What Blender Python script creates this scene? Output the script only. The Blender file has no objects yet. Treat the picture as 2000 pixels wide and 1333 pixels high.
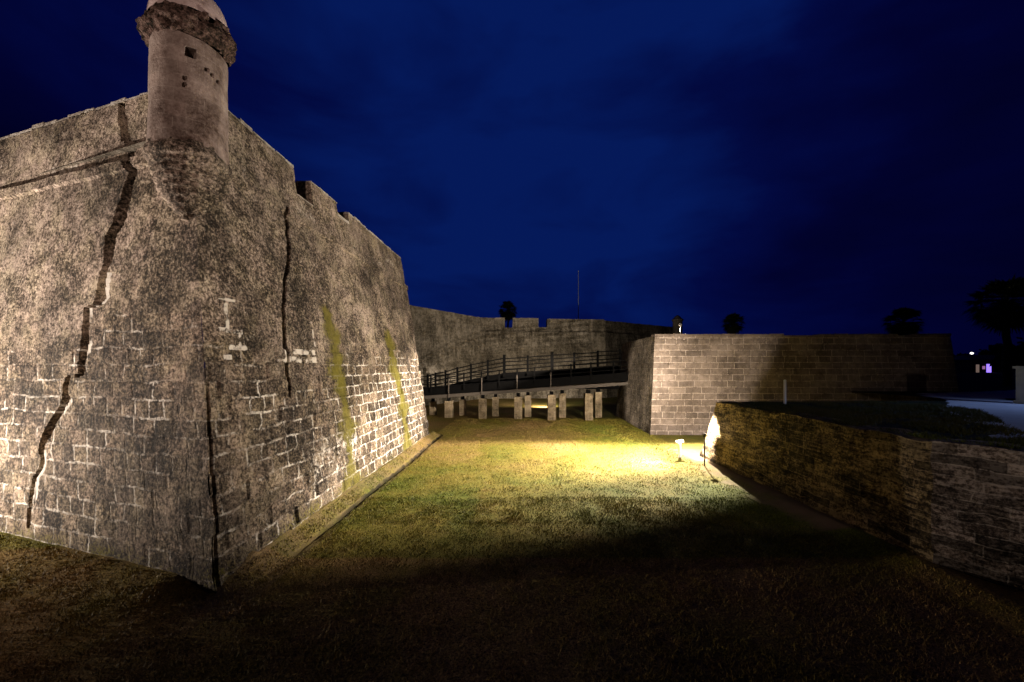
import bpy, math, random
import numpy as np
from mathutils import Vector
random.seed(7); RNG = np.random.default_rng(7)
S = bpy.context.scene; COL = S.collection
R = math.radians
# ------------------------------------------------------------ camera
CAMZ = 4.1
cd = bpy.data.cameras.new('camera'); cam = bpy.data.objects.new('camera', cd); COL.objects.link(cam)
cam.location = (0, 0, CAMZ); cam.rotation_euler = (R(90), 0, 0)
cd.sensor_width = 36; cd.lens = 13.5; cd.shift_y = 0.0245; cd.clip_start = 0.05; cd.clip_end = 3000
S.camera = cam
S.view_settings.view_transform = 'Standard'; S.view_settings.look = 'None'
S.view_settings.exposure = 0.0; S.view_settings.gamma = 1
# ------------------------------------------------------------ sky (deep blue hour, brightest patch ahead)
w = bpy.data.worlds.new('World'); S.world = w; w.use_nodes = True
nt = w.node_tree; nt.nodes.clear()
def N(nt, t, **k):
    n = nt.nodes.new(t)
    for a, v in k.items(): setattr(n, a, v)
    return n
def ramp(nt, src, stops, interp='LINEAR'):
    r = N(nt, 'ShaderNodeValToRGB'); r.color_ramp.interpolation = interp
    e = r.color_ramp.elements
    while len(e) < len(stops): e.new(0.5)
    for i, (p, c) in enumerate(stops):
        e[i].position = p; e[i].color = (*c, 1) if hasattr(c, '__len__') else (c, c, c, 1)
    if src is not None: nt.links.new(src, r.inputs[0])
    return r.outputs[0]
def mth(nt, op, a, b=None, clamp=False):
    n = N(nt, 'ShaderNodeMath', operation=op); n.use_clamp = clamp
    for i, v in enumerate((a, b)):
        if v is None: continue
        if isinstance(v, (int, float)): n.inputs[i].default_value = v
        else: nt.links.new(v, n.inputs[i])
    return n.outputs[0]
def mixc(nt, f, a, b, mode='MIX'):
    n = N(nt, 'ShaderNodeMix', data_type='RGBA', blend_type=mode)
    for s, v in ((0, f), (6, a), (7, b)):
        if isinstance(v, (int, float)): n.inputs[s].default_value = v
        elif isinstance(v, tuple): n.inputs[s].default_value = (*v, 1)
        else: nt.links.new(v, n.inputs[s])
    return n.outputs[2]
def noise(nt, vec, scale, detail=4, rough=.55, dist=0):
    n = N(nt, 'ShaderNodeTexNoise'); n.inputs['Scale'].default_value = scale
    n.inputs['Detail'].default_value = detail; n.inputs['Roughness'].default_value = rough
    n.inputs['Distortion'].default_value = dist
    if vec is not None: nt.links.new(vec, n.inputs['Vector'])
    return n.outputs[0]
tc = N(nt, 'ShaderNodeTexCoord')
cen = Vector((0.02, 1.0, 0.52)).normalized()
dp = N(nt, 'ShaderNodeVectorMath', operation='DOT_PRODUCT'); nt.links.new(tc.outputs['Generated'], dp.inputs[0]); dp.inputs[1].default_value = cen
mp = N(nt, 'ShaderNodeMapping'); mp.inputs['Scale'].default_value = (1, 1, 2.6); nt.links.new(tc.outputs['Generated'], mp.inputs['Vector'])
cn = noise(nt, mp.outputs[0], 2.3, 5, .5, .4)
v = mth(nt, 'ADD', dp.outputs['Value'], mth(nt, 'MULTIPLY', mth(nt, 'SUBTRACT', cn, .5), .62))
col = ramp(nt, v, [(0.40, (.0004, .0003, .004)), (.68, (.0006, .0010, .024)), (.84, (.0008, .0030, .048)), (1.0, (.0016, .0100, .098))])
bg = N(nt, 'ShaderNodeBackground'); nt.links.new(col, bg.inputs[0]); bg.inputs[1].default_value = 1.0
nt.links.new(bg.outputs[0], N(nt, 'ShaderNodeOutputWorld').inputs[0])
# ------------------------------------------------------------ object helpers
def tag(o, label=None, cat=None, group=None, kind=None):
    if label: o['label'] = label
    if cat: o['category'] = cat
    if group: o['group'] = group
    if kind: o['kind'] = kind
    return o
def empty(name, loc=(0, 0, 0), **k):
    o = bpy.data.objects.new(name, None); COL.objects.link(o); o.location = loc; o.empty_display_size = .3
    return tag(o, **k)
def link_mesh(name, me, mat, parent=None, **k):
    o = bpy.data.objects.new(name, me); COL.objects.link(o)
    if mat: me.materials.append(mat)
    if parent is not None:
        o.parent = parent; o.matrix_parent_inverse.identity()
        o.location = (-parent.location[0], -parent.location[1], -parent.location[2])
    return tag(o, **k)
class MB:
    """collects vertices / faces / uv / vertex attributes; .build() links them as one mesh object"""
    def __init__(s): s.v = []; s.f = []; s.uv = []; s.at = {}; s.n = 0
    def add(s, verts, faces, uv=None, **at):
        verts = np.asarray(verts, float); m = len(verts)
        s.v.append(verts); s.f += [tuple(int(i) + s.n for i in f) for f in faces]
        s.uv.append(np.zeros((m, 2)) if uv is None else np.asarray(uv, float))
        for k in set(s.at) | set(at):
            s.at.setdefault(k, [np.zeros(s.n)] if s.n else [])
            s.at[k].append(np.asarray(at.get(k, np.zeros(m)), float))
        s.n += m
    def box(s, c, size, rz=0, rx=0, ry=0):
        x, y, z = [q / 2 for q in size]
        p = np.array([(a, b, d) for a in (-x, x) for b in (-y, y) for d in (-z, z)])
        if rx: ca, sa = math.cos(rx), math.sin(rx); p = p @ np.array([[1, 0, 0], [0, ca, sa], [0, -sa, ca]])
        if ry: ca, sa = math.cos(ry), math.sin(ry); p = p @ np.array([[ca, 0, -sa], [0, 1, 0], [sa, 0, ca]])
        if rz: ca, sa = math.cos(rz), math.sin(rz); p = p @ np.array([[ca, sa, 0], [-sa, ca, 0], [0, 0, 1]])
        s.add(p + np.array(c), [(0, 1, 3, 2), (4, 6, 7, 5), (0, 4, 5, 1), (2, 3, 7, 6), (0, 2, 6, 4), (1, 5, 7, 3)])
    def bar(s, a, b, w, h=None):
        """square bar from a to b, w across, h high"""
        a = np.array(a, float); b = np.array(b, float); h = h or w
        d = b - a; d /= np.linalg.norm(d)
        up = np.array((0, 0, 1.)) if abs(d[2]) < .95 else np.array((0, 1., 0))
        sd = np.cross(d, up); sd /= np.linalg.norm(sd); up = np.cross(sd, d)
        q = [a + sd * i * w / 2 + up * j * h / 2 for i, j in ((-1, -1), (1, -1), (1, 1), (-1, 1))]
        q += [x + (b - a) for x in q]
        s.add(q, [(0, 3, 2, 1), (4, 5, 6, 7), (0, 1, 5, 4), (1, 2, 6, 5), (2, 3, 7, 6), (3, 0, 4, 7)])
    def tube(s, pts, rad, n=10):
        pts = [np.array(p, float) for p in pts]; V = []; F = []
        for i, p in enumerate(pts):
            d = pts[min(i + 1, len(pts) - 1)] - pts[max(i - 1, 0)]; d /= np.linalg.norm(d)
            up = np.array((0, 0, 1.)) if abs(d[2]) < .9 else np.array((1., 0, 0))
            a = np.cross(d, up); a /= np.linalg.norm(a); b = np.cross(d, a)
            r = rad[i] if hasattr(rad, '__len__') else rad
            for k in range(n):
                t = 2 * math.pi * k / n; V.append(p + r * (math.cos(t) * a + math.sin(t) * b))
        for i in range(len(pts) - 1):
            for k in range(n): F.append((i * n + k, i * n + (k + 1) % n, (i + 1) * n + (k + 1) % n, (i + 1) * n + k))
        F.append(tuple(range(n))); F.append(tuple(range((len(pts) - 1) * n + n - 1, (len(pts) - 1) * n - 1, -1)))
        s.add(V, F)
    def build(s, name, mat, parent=None, smooth=False, **k):
        me = bpy.data.meshes.new(name)
        V = np.concatenate(s.v); me.from_pydata(V.tolist(), [], s.f)
        UV = np.concatenate(s.uv); lay = me.uv_layers.new(name='UVMap')
        idx = np.empty(len(me.loops), int); me.loops.foreach_get('vertex_index', idx)
        lay.data.foreach_set('uv', UV[idx].ravel())
        for a, vals in s.at.items():
            l = me.attributes.new(a, 'FLOAT', 'POINT'); l.data.foreach_set('value', np.concatenate(vals))
        if smooth: me.polygons.foreach_set('use_smooth', [True] * len(me.polygons))
        me.update()
        return link_mesh(name, me, mat, parent, **k)
# ---- lattice noise in numpy
def _h(i, j, k, s):
    n = (i * 374761393 + j * 668265263 + k * 2147483647 + s * 974634777) & 0xffffffff
    n = ((n ^ (n >> 13)) * 1274126177) & 0xffffffff
    return ((n ^ (n >> 16)) & 0xffff) / 65535.0
def vn(x, y, z, s=0):
    x, y, z = np.broadcast_arrays(np.asarray(x, float), np.asarray(y, float), np.asarray(z, float))
    i, j, k = [np.floor(q).astype(np.int64) for q in (x, y, z)]
    a, b, c = [(q - np.floor(q)) for q in (x, y, z)]
    a, b, c = [q * q * (3 - 2 * q) for q in (a, b, c)]
    o = 0
    for di in (0, 1):
        for dj in (0, 1):
            for dk in (0, 1):
                o = o + _h(i + di, j + dj, k + dk, s) * (a if di else 1 - a) * (b if dj else 1 - b) * (c if dk else 1 - c)
    return o
def fbm(x, y, z, s=0, o=4):
    t = 0; a = 1; n = 0
    for q in range(o):
        t = t + a * vn(x * 2 ** q, y * 2 ** q, z * 2 ** q, s + q); n += a; a *= .5
    return t / n
def jitter(P, amp, sc=1.6):
    """consistent roughening of stone: depends on position only, so neighbouring patches stay joined"""
    x, y, z = P[:, 0], P[:, 1], P[:, 2]
    d = np.stack([fbm(x * sc + 7, y * sc, z * sc, 11, 4), fbm(x * sc, y * sc + 9, z * sc, 23, 4), fbm(x * sc, y * sc, z * sc + 5, 37, 4)], 1) - .5
    return P + d * 2 * amp
def patch(mb, p00, p10, p11, p01, step=.1, amp=.03, inset=None, uv0=(0, 0), attrs=None, flip=False, stepv=None):
    """bilinear patch; u along p00->p10, v along p00->p01 (v = height); inset(u,v) pushes inward"""
    p00, p10, p11, p01 = [np.array(p, float) for p in (p00, p10, p11, p01)]
    L = max(np.linalg.norm(p10 - p00), np.linalg.norm(p11 - p01)); H = max(np.linalg.norm(p01 - p00), np.linalg.norm(p11 - p10))
    nu = max(1, int(round(L / step))); nv = max(1, int(round(H / (stepv or step))))
    a, b = np.meshgrid(np.linspace(0, 1, nu + 1), np.linspace(0, 1, nv + 1)); a = a.ravel()[:, None]; b = b.ravel()[:, None]
    P = (1 - a) * (1 - b) * p00 + a * (1 - b) * p10 + a * b * p11 + (1 - a) * b * p01
    nrm = np.cross(p10 - p00, p01 - p00); nrm /= np.linalg.norm(nrm)
    if flip: nrm = -nrm
    u = uv0[0] + a[:, 0] * L; vv = uv0[1] + b[:, 0] * H
    P = jitter(P, amp)
    if inset is not None: P = P - nrm * inset(u, vv)[:, None]
    i, j = np.meshgrid(np.arange(nu), np.arange(nv)); q = (j * (nu + 1) + i).ravel()
    F = np.stack([q, q + 1, q + nu + 2, q + nu + 1], 1)
    if flip: F = F[:, ::-1]
    mb.add(P, F.tolist(), np.stack([u, vv], 1), **(attrs(u, vv) if attrs else {}))
def hexa(mb, foot, top, step=.12, amp=.03, uv0=(0, 0), faces='fblrt', **k):
    """foot/top: 4 corner points each, order front-left, front-right, back-right, back-left"""
    a, b, c, d = foot; A, B, C_, D = top
    if 'f' in faces: patch(mb, a, b, B, A, step, amp, uv0=uv0, **k)
    if 'r' in faces: patch(mb, b, c, C_, B, step, amp, uv0=uv0)
    if 'b' in faces: patch(mb, c, d, D, C_, step, amp, uv0=uv0)
    if 'l' in faces: patch(mb, d, a, A, D, step, amp, uv0=uv0)
    if 't' in faces: patch(mb, A, B, C_, D, step, amp, uv0=uv0)
# ------------------------------------------------------------ materials
def new_mat(name):
    m = bpy.data.materials.new(name); m.use_nodes = True; m.node_tree.nodes.clear()
    t = m.node_tree; o = N(t, 'ShaderNodeOutputMaterial'); b = N(t, 'ShaderNodeBsdfPrincipled')
    t.links.new(b.outputs[0], o.inputs[0]); b.inputs['Roughness'].default_value = .9
    b.inputs['Specular IOR Level'].default_value = .2
    return m, t, b
def attr(t, name):
    n = N(t, 'ShaderNodeAttribute'); n.attribute_name = name; return n.outputs['Fac']
def bump(t, b, h, strength, dist=.05):
    n = N(t, 'ShaderNodeBump'); n.inputs['Strength'].default_value = strength; n.inputs['Distance'].default_value = dist
    t.links.new(h, n.inputs['Height']); t.links.new(n.outputs[0], b.inputs['Normal'])
def scaled(t, vec, s):
    n = N(t, 'ShaderNodeMapping'); n.inputs['Scale'].default_value = s; t.links.new(vec, n.inputs['Vector']); return n.outputs[0]
def stone(name, dark, mid, light, bw=.8, bh=.37, msz=.014, mort_col=(.66, .60, .50), mort=1.0, zone=None,
          block_var=.35, speck=1.0, bumpk=.6, wobble=.05, moss=False, streak=.5, slab=0):
    m, t, b = new_mat(name)
    tc = N(t, 'ShaderNodeTexCoord'); P = tc.outputs['Object']; UV = tc.outputs['UV']
    big = noise(t, P, .55, 5, .6, .4); med = noise(t, P, 3.2, 6, .68, .2); fine = noise(t, P, 15, 6, .78)
    vor = N(t, 'ShaderNodeTexVoronoi'); vor.inputs['Scale'].default_value = 26; t.links.new(P, vor.inputs['Vector'])
    st = noise(t, scaled(t, UV, (3.2, .35, 1)), 1.0, 5, .65)
    f = mth(t, 'ADD', mth(t, 'MULTIPLY', big, .95), mth(t, 'MULTIPLY', med, .9)); f = mth(t, 'SUBTRACT', f, .275)
    f = mth(t, 'ADD', f, mth(t, 'MULTIPLY', mth(t, 'SUBTRACT', fine, .5), 2.0 * speck))
    f = mth(t, 'ADD', f, mth(t, 'MULTIPLY', mth(t, 'SUBTRACT', st, .5), streak))
    if slab: f = mth(t, 'ADD', f, mth(t, 'MULTIPLY', mth(t, 'SUBTRACT', noise(t, scaled(t, UV, (2.2, 13, 1)), 1.0, 4, .7, .3), .5), 1.3 * slab))
    c = ramp(t, f, [(.40, dark), (.62, mid), (.90, light)])
    tone = ramp(t, noise(t, P, .42, 4, .65, .6), [(.32, .45), (.52, 1.0), (.70, 1.35)])
    drip = ramp(t, noise(t, scaled(t, UV, (1.5, .16, 1)), 1.0, 4, .6, .3), [(.36, 1 - .3 * min(1, streak * 2)), (.52, 1)])
    if moss: c = mixc(t, 1.0, c, tone, 'MULTIPLY')
    c = mixc(t, 1.0, c, drip, 'MULTIPLY')
    if moss:
        pit = ramp(t, noise(t, P, 34, 3, .8), [(.36, .22), (.47, 1.08)])
        c = mixc(t, 1.0, c, pit, 'MULTIPLY')
        c = mixc(t, 1.0, c, mixc(t, ramp(t, noise(t, P, 1.7, 4, .6, .5), [(.42, 0), (.60, 1)]), (1.05, .99, .96), (1.0, .98, .86)), 'MULTIPLY')
    # masonry courses, wobbling a little
    wb = N(t, 'ShaderNodeTexNoise'); wb.inputs['Scale'].default_value = 1.4; wb.inputs['Detail'].default_value = 4; t.links.new(UV, wb.inputs['Vector'])
    off = N(t, 'ShaderNodeVectorMath', operation='MULTIPLY_ADD'); t.links.new(wb.outputs['Color'], off.inputs[0])
    off.inputs[1].default_value = (wobble, wobble, 0); t.links.new(UV, off.inputs[2])
    w2 = N(t, 'ShaderNodeTexNoise'); w2.inputs['Scale'].default_value = 9; w2.inputs['Detail'].default_value = 3; t.links.new(UV, w2.inputs['Vector'])
    of2 = N(t, 'ShaderNodeVectorMath', operation='MULTIPLY_ADD'); t.links.new(w2.outputs['Color'], of2.inputs[0])
    of2.inputs[1].default_value = (wobble * .45, wobble * .45, 0); t.links.new(off.outputs[0], of2.inputs[2]); off = of2
    br = N(t, 'ShaderNodeTexBrick'); t.links.new(off.outputs[0], br.inputs['Vector'])
    br.inputs['Scale'].default_value = 1; br.inputs['Mortar Size'].default_value = msz; br.inputs['Mortar Smooth'].default_value = 1.0 if zone else .4
    br.inputs['Brick Width'].default_value = bw; br.inputs['Row Height'].default_value = bh; br.offset = .43; br.squash = .7; br.squash_frequency = 3
    br.inputs['Color1'].default_value = (0, 0, 0, 1); br.inputs['Color2'].default_value = (1, 1, 1, 1); br.inputs['Mortar'].default_value = (.5, .5, .5, 1)
    bv = mth(t, 'MULTIPLY', mth(t, 'SUBTRACT', br.outputs['Color'], .5), block_var)
    zn = zone and attr(t, 'zone')
    if zone: bv = mth(t, 'MULTIPLY', bv, zn)
    c = mixc(t, 1.0, c, ramp(t, mth(t, 'ADD', bv, .5), [(0, .4), (.5, 1), (1, 1.5)]), 'MULTIPLY')
    pn = noise(t, UV, .95, 5, .75, .8)
    if zone:
        keep = ramp(t, mth(t, 'ADD', pn, mth(t, 'MULTIPLY', mth(t, 'SUBTRACT', zn, 1), .6)), [(.42, 0), (.56, 1)])
    else:
        keep = ramp(t, pn, [(.30, .35), (.48, 1)])
    if zone: keep = mth(t, 'MULTIPLY', keep, ramp(t, noise(t, P, 2.3, 4, .65, .4), [(.41, .12), (.53, 1)]))
    brk = ramp(t, mth(t, 'ADD', mth(t, 'MULTIPLY', fine, .6), mth(t, 'MULTIPLY', med, .4)), [(.43, .05), (.51, 1)])
    jf0 = br.outputs['Fac']
    if zone:
        jf0 = ramp(t, mth(t, 'ADD', jf0, mth(t, 'MULTIPLY', mth(t, 'SUBTRACT', noise(t, P, 5.5, 5, .75), .5), 1.6)), [(.42, 0), (.62, 1)])
        jf0 = mth(t, 'MULTIPLY', jf0, ramp(t, br.outputs['Fac'], [(0.0, 0), (.10, 1)]))
    mk = mth(t, 'MULTIPLY', mth(t, 'MULTIPLY', jf0, keep), mth(t, 'MULTIPLY', brk, mort), True)
    if moss:
        ms = attr(t, 'moss'); pl = attr(t, 'pale')
        pf = ramp(t, mth(t, 'ADD', mth(t, 'MULTIPLY', mth(t, 'SUBTRACT', noise(t, P, 9, 4, .7), .5), .9), pl), [(.45, 0), (.62, 1)])
        mk = mth(t, 'MAXIMUM', mk, mth(t, 'MULTIPLY', pf, .85))
    if moss:
        fl = mth(t, 'MAXIMUM', ramp(t, noise(t, P, 7.5, 6, .85), [(.60, 0), (.66, 1)]), ramp(t, noise(t, P, 31, 2, .6), [(.63, 0), (.69, .9)])); fl2 = ramp(t, med, [(.42, .15), (.6, 1)])
        mk = mth(t, 'MAXIMUM', mk, mth(t, 'MULTIPLY', mth(t, 'MULTIPLY', fl, fl2), .55))
    if zone: c = mixc(t, mth(t, 'MULTIPLY', zn, .75, True), c, mixc(t, 1.0, c, (.62, .58, .50), 'MULTIPLY'))
    c = mixc(t, mk, c, mort_col)
    if moss:
        mf = ramp(t, mth(t, 'ADD', mth(t, 'MULTIPLY', mth(t, 'SUBTRACT', fine, .5), 3.2), ms), [(.45, 0), (.80, .9)])
        c = mixc(t, mf, c, mixc(t, med, (.025, .024, .003), (.21, .18, .02)))
    t.links.new(c, b.inputs['Base Color'])
    h = mth(t, 'ADD', mth(t, 'MULTIPLY', fine, .6), mth(t, 'MULTIPLY', med, .8))
    h = mth(t, 'SUBTRACT', h, mth(t, 'MULTIPLY', vor.outputs['Distance'], .25))
    jf = mth(t, 'MULTIPLY', br.outputs['Fac'], zn) if zone else br.outputs['Fac']
    h = mth(t, 'SUBTRACT', h, mth(t, 'MULTIPLY', jf, .35))
    bump(t, b, h, bumpk, .06)
    return m
M = {}
M['bastion'] = stone('coquina_bastion', (.016, .012, .008), (.130, .103, .080), (.42, .352, .290), bw=.62, bh=.36, msz=.048, zone=True, moss=True, block_var=.8, speck=1.15, streak=.2, mort_col=(.72, .66, .57), wobble=.15)
M['plaster'] = stone('weathered_plaster', (.07, .043, .032), (.22, .165, .14), (.38, .305, .265), bw=.5, bh=.27, msz=.008, mort=.12, block_var=.25, speck=.35, streak=.3, bumpk=.4)
M['dome'] = stone('dome_plaster', (.15, .10, .09), (.42, .32, .30), (.58, .47, .45), mort=0, block_var=0, speck=.3, streak=.3, bumpk=.3)
M['corbel'] = stone('corbel_stone', (.08, .055, .044), (.26, .195, .165), (.42, .34, .29), mort=0, block_var=0, speck=.9, streak=.2, bumpk=.5)
M['moulding'] = stone('sooty_moulding', (.008, .008, .005), (.05, .03, .022), (.17, .11, .09), mort=0, block_var=0, speck=1.2, bumpk=.9)
M['coping'] = stone('pale_coping', (.16, .13, .10), (.45, .40, .33), (.75, .70, .62), mort=0, block_var=0, speck=.7)
M['far'] = stone('coquina_far', (.035, .028, .019), (.115, .096, .070), (.28, .24, .19), bw=.9, bh=.4, msz=.014, mort=.25, block_var=.2)
M['ashlar'] = stone('ashlar_blocks', (.075, .056, .042), (.135, .104, .080), (.21, .165, .133), bw=1.0, bh=.372, msz=.020, mort_col=(.38, .31, .25), block_var=.45, speck=.4, wobble=.03, streak=.1)
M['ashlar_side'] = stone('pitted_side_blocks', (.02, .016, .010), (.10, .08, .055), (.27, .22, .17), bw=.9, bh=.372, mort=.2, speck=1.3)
rb = dict(bw=1.05, bh=.21, msz=.013, block_var=1.1, speck=1.0, wobble=.06, bumpk=.9, streak=.1, slab=1.0)
M['rubble'] = stone('mossy_moat_wall', (.012, .008, .004), (.085, .058, .027), (.26, .195, .11), mort_col=(.34, .26, .17), mort=.4, **rb)
M['rubble_grey'] = stone('grey_moat_wall', (.018, .012, .009), (.105, .077, .060), (.27, .220, .185), mort_col=(.36, .31, .26), mort=.5, **rb)
M['pillar'] = stone('pillar_stone', (.10, .075, .04), (.24, .18, .105), (.38, .30, .19), bw=.7, bh=.35, mort=.2, speck=.5)
def plain(name, c, rough=.7, metal=0, n=.25, sc=8):
    m, t, b = new_mat(name); tc = N(t, 'ShaderNodeTexCoord')
    f = noise(t, tc.outputs['Object'], sc, 4, .6)
    cc = mixc(t, f, tuple(x * (1 - n) for x in c), tuple(min(1, x * (1 + n)) for x in c))
    t.links.new(cc, b.inputs['Base Color']); b.inputs['Roughness'].default_value = rough; b.inputs['Metallic'].default_value = metal
    b.inputs['Specular IOR Level'].default_value = .08 if rough > .84 else .4
    bump(t, b, f, .15, .01)
    return m
M['timber'] = plain('tarred_timber', (.0018, .0016, .0014), .95, sc=5)
M['stringer'] = plain('grey_stringer', (.07, .058, .046), .85)
M['white'] = plain('white_paint', (.80, .80, .76), .5, n=.06)
M['metal'] = plain('dark_metal', (.05, .05, .05), .5, .6)
M['concrete'] = plain('path_concrete', (.40, .40, .40), .9, n=.25, sc=1.2)
M['bark'] = plain('palm_bark', (.06, .05, .035), .95, n=.5, sc=9)
M['frond'] = plain('palm_leaf', (.035, .05, .02), .7, n=.4, sc=3)
M['leaf'] = plain('tree_leaf', (.03, .045, .018), .8, n=.4, sc=2)
M['housewall'] = plain('far_house_wall', (.12, .11, .10), .9)
M['glass'] = plain('lamp_glass', (.06, .06, .06), .5)
def emit(name, c, s):
    m = bpy.data.materials.new(name); m.use_nodes = True; t = m.node_tree; t.nodes.clear()
    e = N(t, 'ShaderNodeEmission'); e.inputs[0].default_value = (*c, 1); e.inputs[1].default_value = s
    t.links.new(e.outputs[0], N(t, 'ShaderNodeOutputMaterial').inputs[0]); return m
M['violet'] = emit('violet_window_light', (.30, .18, 1.0), 1.6)
M['pinkish'] = emit('pink_window_light', (.8, .35, .8), .35)
M['tanlit'] = emit('tan_window_light', (.55, .38, .32), .25)
M['bulb'] = emit('bulb_glow', (1, .95, .9), 3.0)
M['flood'] = emit('flood_glass_glow', (1, .86, .62), 25.0)
# ground
def ground_mat(name, blade=False):
    m, t, b = new_mat(name); tc = N(t, 'ShaderNodeTexCoord'); P = tc.outputs['Object']
    big = noise(t, P, .30, 3, .55, .5); med = noise(t, P, 2.4, 4, .6); fine = noise(t, P, 30, 3, .8)
    f = mth(t, 'ADD', mth(t, 'MULTIPLY', big, .75), mth(t, 'MULTIPLY', med, .35))
    g = attr(t, 'dry'); f = mth(t, 'ADD', f, g)
    c = ramp(t, f, [(.38, (.105, .125, .008)), (.60, (.20, .165, .022)), (.85, (.30, .19, .065))])
    if blade:
        c = mixc(t, 1.0, c, ramp(t, attr(t, 'tone'), [(0, .35), (1, 1.9)]), 'MULTIPLY')
        b.inputs['Roughness'].default_value = .6
    else:
        c = mixc(t, 1.0, c, ramp(t, fine, [(.35, .15), (.65, 1.8)]), 'MULTIPLY')
        c = mixc(t, attr(t, 'dirt'), c, mixc(t, med, (.10, .065, .04), (.24, .16, .10)))
        c = mixc(t, attr(t, 'mud'), c, (.010, .008, .005))  # shade in the gutter, painted into the lawn as a near-black strip
        bump(t, b, fine, .7, .03)
    t.links.new(c, b.inputs['Base Color']); return m
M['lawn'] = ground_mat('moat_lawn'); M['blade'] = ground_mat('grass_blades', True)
M['grey_paint'] = plain('worn_pale_paint', (.34, .38, .36), .7, n=.3, sc=6)
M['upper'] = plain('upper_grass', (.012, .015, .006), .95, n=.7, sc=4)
# ------------------------------------------------------------ photo-derived geometry of the near bastion
def e2(a, b):
    d = np.array(b, float) - np.array(a, float); L = np.linalg.norm(d); return d / L, L
A = (-5.28, 6.83); B = (-4.69, 21.96)
eR, LR = e2(A, B); eL = np.array((-.954, .30)); eL /= np.linalg.norm(eL); LL = 15.0
gA = np.array((-.155, .132)); gB = np.array((-.156, .0136))
ZC = 8.7; ZT = 10.3                       # cordon and parapet top
def surf(side, u, z, back=0.0):
    """point on a face of the bastion; back = metres inward"""
    if side == 'R':
        p = np.array(A) + eR * u; g = gA + (gB - gA) * min(1, max(0, u / LR)); n = np.array((-eR[1], eR[0]))
    else:
        p = np.array(A) + eL * u; g = gA; n = np.array((-eL[1], eL[0])) * -1
    p = p + g * z + n * back
    return (p[0], p[1], z)
def unproj(side, x, y):
    """photo pixel -> (u, z) on that face"""
    dx, dz = (x - 1000) / 750, (715 - y) / 750; u = 5.0
    for _ in range(12):
        if side == 'R': g = gA + (gB - gA) * min(1, max(0, u / LR)); e = eR
        else: g = gA; e = eL
        m = np.array([[dx, -e[0], -g[0]], [1, -e[1], -g[1]], [dz, 0, -1]])
        t, u, z = np.linalg.solve(m, np.array([A[0], A[1], -CAMZ]))
    return u, z
# cracks: rows of (left x, right x, y) measured down the wall
CR_L = [(226,239,186),(232,247,264),(249,263,272),(247,264,335),(252,271,345),(236,258,392),(222,246,440),(207,232,470),(200,214,540),(186,204,600),(181,196,611),(163,177,617),(158,173,690),(151,163,751),(128,137,755),(119,134,800),(92,108,850),(79,92,880),(74,84,902),(72,80,935),(60,67,960),(50,58,1058)]
CR_R = [(556,563,425),(561,569,500),(552,559,585),(552,559,640),(556,563,690),(564,571,770),(567,569,800)]
def crack(side, rows):
    zl, ul, ur = [], [], []
    for xl, xr, y in rows:
        a, z1 = unproj(side, xl, y); b, z2 = unproj(side, xr, y); zl.append((z1 + z2) / 2); ul.append(min(a, b)); ur.append(max(a, b))
    o = np.argsort(zl); return np.array(zl)[o], np.array(ul)[o], np.array(ur)[o]
CL = crack('L', CR_L); CRR = crack('R', CR_R)
def in_crack(c, u, z, depth, pad=.0):
    wob = (vn(z * 3.5, 0, 0, 3) - .5) * .08
    lo = np.interp(z, c[0], c[1]) + wob - pad; hi = np.interp(z, c[0], c[2]) + wob + pad
    ins = (u > lo) & (u < hi) & (z > c[0][0]) & (z < c[0][-1] + .3)
    return ins * depth
def blocks(u, z, top, seed):
    """each exposed block sits a little in or out, below the plastered zone"""
    r = np.floor(z / .36); c = np.floor(u / .62 + .43 * (r % 2))
    k = np.clip((top - z) / 1.0, 0, 1)
    return (_h(r.astype(np.int64), c.astype(np.int64), np.zeros(len(u), np.int64), seed) - .5) * .045 * k
CRR = (CRR[0], CRR[1] + .02, CRR[2] - .01); CL = (CL[0], CL[1] + .015, CL[2] - .02)
def insL(u, z): return in_crack(CL, u, z, 1.5) + blocks(u, z, 4.9, 5) * .45 - .06 * ((z > 8.34) & (z < 8.68)) * (u > .12)
def insR(u, z):
    quoin = ((u > .05) & (u < .13) & (z < 4.2)) * (.10 * np.clip((4.2 - z) / 1.5, 0, 1))
    return in_crack(CRR, u, z, .25) + blocks(u, z, 5.2, 9) * 1.6 + quoin - .06 * ((z > 8.34) & (z < 8.68)) * (u > .12)
def band(x, a, b, s): return np.clip((x - a) / s, 0, 1) * np.clip((b - x) / s, 0, 1)
M1 = [unproj('R', *p) for p in ((632, 598), (660, 700), (672, 800), (690, 900))]
M2 = [unproj('R', *p) for p in ((755, 645), (768, 700), (785, 780), (800, 868))]
PALE = []
for x0, y0, x1, y1 in ((428,595,468,608),(440,606,449,660),(428,656,478,670),(466,668,474,692),(449,690,484,703),(555,696,563,725),(556,712,620,722),(575,695,618,708),(612,655,618,690),(596,640,601,690),(440,712,456,722),(540,718,560,724),(570,625,576,690)):
    u0, za = unproj('R', x0, y0); u1, zb = unproj('R', x1, y1); PALE.append((u0, u1, min(za, zb), max(za, zb)))
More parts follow.
